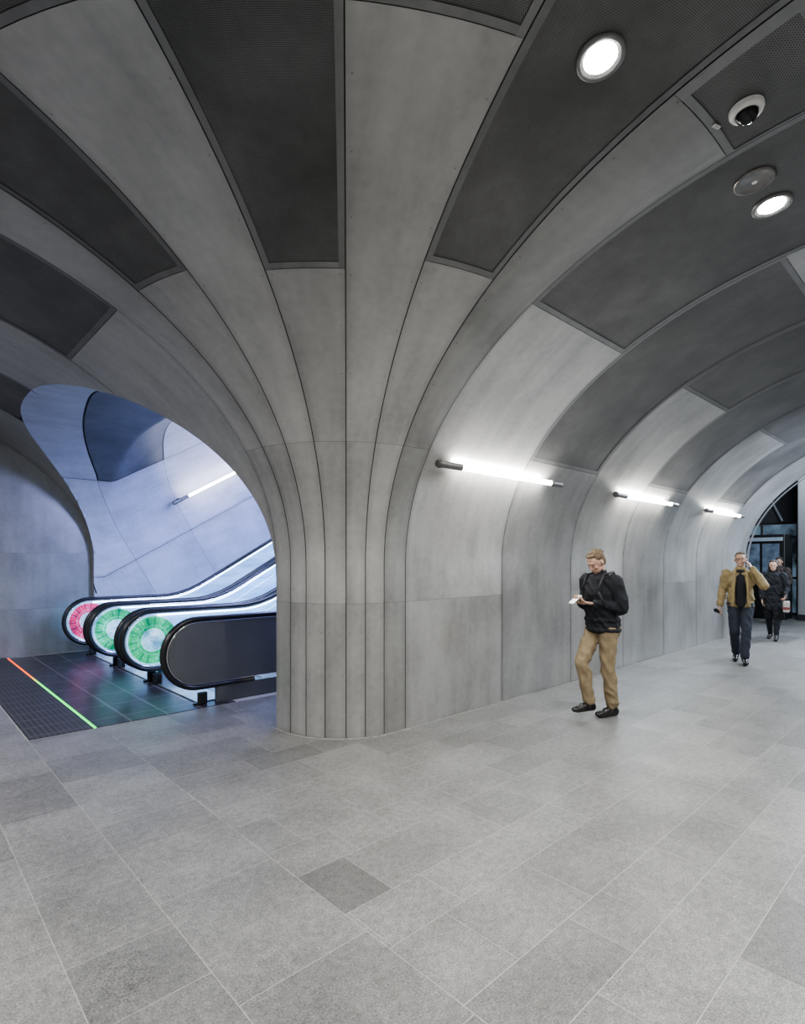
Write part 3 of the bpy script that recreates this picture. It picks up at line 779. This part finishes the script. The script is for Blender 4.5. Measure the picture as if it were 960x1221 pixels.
bm=bmesh.new(); ell(bm,(0,-.03,1.435),(.088,.078,.035)); limb(bm,(0,-.085,1.33),.07,(0,-.1,1.24),.08); limb(bm,(0,-.1,1.28),.075,(0,-.105,1.1),.08); limb(bm,(0,-.105,1.1),.08,(0,-.105,.93),.075); remesh(obj('dark_shirt',bm,black,pr2),.01,4)
for s in (-1,1):
    bm=bmesh.new(); pts=[(s*.065,-.03,1.48),(s*.085,-.12,1.38),(s*.09,-.16,1.25),(s*.1,-.163,1.05),(s*.11,-.16,.9)]
    for a,b in zip(pts,pts[1:]): limb(bm,a,.022,b,.022,8)
    remesh(obj('lapel',bm,mustard,pr2),.008,3)
w=world(pr2,(-.30,-.15,.80))
r=thing('umbrella','dark folded umbrella held low by the man in the mustard jacket','umbrella',tuple(w),d(-80))
bm=bmesh.new(); limb(bm,(0,.1,-.02),.024,(-.02,-.16,.03),.03,10); obj('folded_canopy',bm,black,r,True)
bm=bmesh.new(); limb(bm,(0,.1,-.02),.012,(.006,.17,-.03),.014,8); obj('handle',bm,M_black,r,True)
J3_={'head':(0,-.03,1.60),'pitch':d(10),
 'armL':[(.175,0,1.39),(.24,.0,1.12),(.22,-.14,.98)],'armR':[(-.175,0,1.39),(-.21,.02,1.12),(-.2,-.08,.88)],
 'handL':((0,-.5,-.6),(-1,0,0),.9),'handR':((0,-.25,-.9),(1,0,0),.5),
 'legL':[(.08,0,.92),(.085,-.16,.52),(.07,-.22,.1),(.075,-.38,.045)],'legR':[(-.08,0,.92),(-.085,.0,.5),(-.07,.15,.1),(-.08,.0,.04)]}
pr3,_,_=person('woman with dark hair in a long black coat carrying a pale bag',(13.15,3.04,0),d(-82),.93,J3_,dict(hair=haird,trousers=black,shoes=shoe,jacket=black,long=True,coat=True,cuff=.045,vox=.008))
w=world(pr3,(.25,-.24,.62))
r=thing('shopping_bag','pale handbag with a dull red band on the arm of the woman in black','bag',tuple(w),d(-82))
bm=bmesh.new(); box(bm,-.05,.05,-.13,.13,0,.22,bev=.02); bb=obj('bag_body',bm,simple('pale_bag',(.3,.27,.25),.5),r)
bm=bmesh.new(); box(bm,-.054,.054,-.134,.134,.05,.11,bev=.01); obj('red_band',bm,simple('red_band',(.13,.035,.03),.5),bb)
bm=bmesh.new()
for a,b in (((0,-.1,.21),(0,-.05,.34)),((0,-.05,.34),(0,.05,.34)),((0,.05,.34),(0,.1,.21))): limb(bm,a,.009,b,.009,8)
obj('handle',bm,M_black,r,True)
pr4,_,_=person('distant person in brown coat standing beyond the far archway',(16.4,3.66,0),d(-100),.97,dict(J3_),dict(hair=haird,trousers=black,shoes=shoe,jacket=simple('brown_cloth',(.04,.03,.027),.8),cuff=.05,vox=.01,coat=True))
# ------------------------------------------------------------ hall beyond the far arch
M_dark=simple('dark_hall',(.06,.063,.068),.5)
M_pil=simple('pillar_grey',(.26,.27,.28),.5,var=.1)
M_rim=simple('arch_rim_grey',(.13,.13,.13),.5,var=.1)
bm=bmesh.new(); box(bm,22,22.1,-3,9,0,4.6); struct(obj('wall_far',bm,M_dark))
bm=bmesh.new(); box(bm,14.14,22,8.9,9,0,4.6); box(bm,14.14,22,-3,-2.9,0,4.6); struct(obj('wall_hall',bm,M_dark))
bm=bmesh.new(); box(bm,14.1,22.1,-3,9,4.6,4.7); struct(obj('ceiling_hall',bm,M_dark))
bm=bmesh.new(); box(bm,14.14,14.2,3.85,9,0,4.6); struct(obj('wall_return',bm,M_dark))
W=Mesh(); patch(W,FS,14.1,14.24,0,2*Z0+PI,nu=1,nt=70,lo=('L',0),hi=('R',0),tb=0,tt=0,tint=1,off=-.03); struct(finish(W,'trim_4',M_rim))
bm=bmesh.new()
ys=[3.0+.9*i for i in range(5)]
for y in ys: box(bm,19.45,19.55,y-.03,y+.03,0,2.7)
for z in (0.0,1.05,2.25,2.66): box(bm,19.46,19.54,3.0,ys[-1],z,z+.06)
struct(obj('window_1',bm,M_lampend))
m=NT('hall_glass'); m.b.inputs['Base Color'].default_value=(.05,.07,.09,1); m.b.inputs['Roughness'].default_value=.08
tc=m.n('ShaderNodeTexCoord').outputs['Object']; nn=m.noise(tc,1.7,3); cc=m.ramp(nn,[(.4,(.012,.016,.02)),(.66,(.2,.3,.4))]); m.l(cc,m.b.inputs['Emission Color']); m.b.inputs['Emission Strength'].default_value=.6
bm=bmesh.new(); box(bm,19.49,19.51,3.0,ys[-1],0,2.7); struct(obj('window_2',bm,m.m))
bm=bmesh.new(); box(bm,19.4,19.6,2.9,ys[-1]+.1,2.72,4.6); struct(obj('wall_header',bm,M_dark))
r=thing('ticket_kiosk','tall black kiosk with small lit window beyond the far archway','kiosk',(18,4.35,0))
bm=bmesh.new(); box(bm,-.4,.4,-.55,.55,0,2.3,bev=.03); cb=obj('cabinet',bm,M_black,r)
for a,b in ((-.42,-.02),(.04,.42)):
    bm=bmesh.new(); box(bm,-.415,-.402,a,b,1.0,2.05,bev=.004); obj('screen',bm,simple('kiosk_screen',(.08,.11,.15),.2,emit=.4,var=.5,scale=5),cb)
bm=bmesh.new(); box(bm,-.43,-.402,-.5,.5,2.12,2.22,bev=.004); obj('sign_band',bm,simple('kiosk_band',(.2,.25,.3),.3,emit=.35),cb)
r=thing('pillar','pale pillar at the right edge beyond the far archway','pillar',(18,3.28,0))
bm=bmesh.new(); box(bm,-.25,.25,-.4,.28,0,4.55,bev=.03); obj('shaft',bm,M_pil,r)
bm=bmesh.new(); box(bm,-.27,.27,-.42,.30,.0,.16,bev=.01); obj('plinth',bm,M_dkmetal,r)
bm=bmesh.new(); 
cyl(bm,(17.0,4.6,4.55),(17.0,3.75,2.6),.05,seg=10)
tag(obj('strut',bm,M_dkmetal),'dark diagonal steel strut above the kiosk beyond the archway','strut')
# ------------------------------------------------------------ lights
def area(loc,tgt,size,power,col=(1,1,1),shape='DISK'):
    L=bpy.data.lights.new('lamp_light','AREA'); L.shape=shape; L.size=size; L.energy=power; L.color=col
    o=bpy.data.objects.new('lamp_light',L); COL.objects.link(o); o.location=loc
    o.rotation_euler=(Vector(tgt)-Vector(loc)).to_track_quat('-Z','Y').to_euler(); return o
warm=(1,.985,.95)
area(P1+N1*.02,P1+N1*2,.16,80,warm); area(P2+N2*.02,P2+N2*2,.16,75,warm)
for x,y in ((7.3,.3),(10.3,.3),(13.2,.3)): area((x,y,3.9),(x,y,0),.5,70,(.92,.96,1))
for x,y,pw in ((.3,-.8,135),(3.2,-1.0,110),(-1.6,2.0,160),(-1.6,5.5,150),(-1.3,8.8,65),(6,-1,60)): area((x,y,3.6),(x,y,0),.6,pw,warm)  # unseen fill lights added around the camera, with no fixtures
blue=(.43,.49,1)
area((5.0,5.6,3.4),(3.6,10.9,2.0),1.2,240,blue)
area((6.5,7.8,5.2),(3.9,9.4,.5),1.0,180,blue)
cool=(.72,.84,1)
area((14.9,1.0,3.9),(12.0,3.2,2.8),.8,330,cool)
area((11.5,.2,3.2),(12.5,3.8,2.2),.6,160,cool)  # unseen cool light added to brighten the far ribs
area((16.5,3,4.4),(17.2,3.5,0),.6,70,(.8,.9,1))
wd=bpy.data.worlds.new('world'); scene.world=wd; wd.use_nodes=True
wd.node_tree.nodes['Background'].inputs[0].default_value=(.5,.55,1,1); wd.node_tree.nodes['Background'].inputs[1].default_value=.45
# ------------------------------------------------------------ camera
cam=bpy.data.cameras.new('camera'); co=bpy.data.objects.new('camera',cam); COL.objects.link(co)
co.location=(0,0,1.6); co.rotation_euler=(PI/2,0,-d(43.15))
cam.sensor_fit='HORIZONTAL'; cam.sensor_width=36; cam.lens=660/960*36; cam.shift_y=57.5/960; cam.clip_start=.05
scene.camera=co
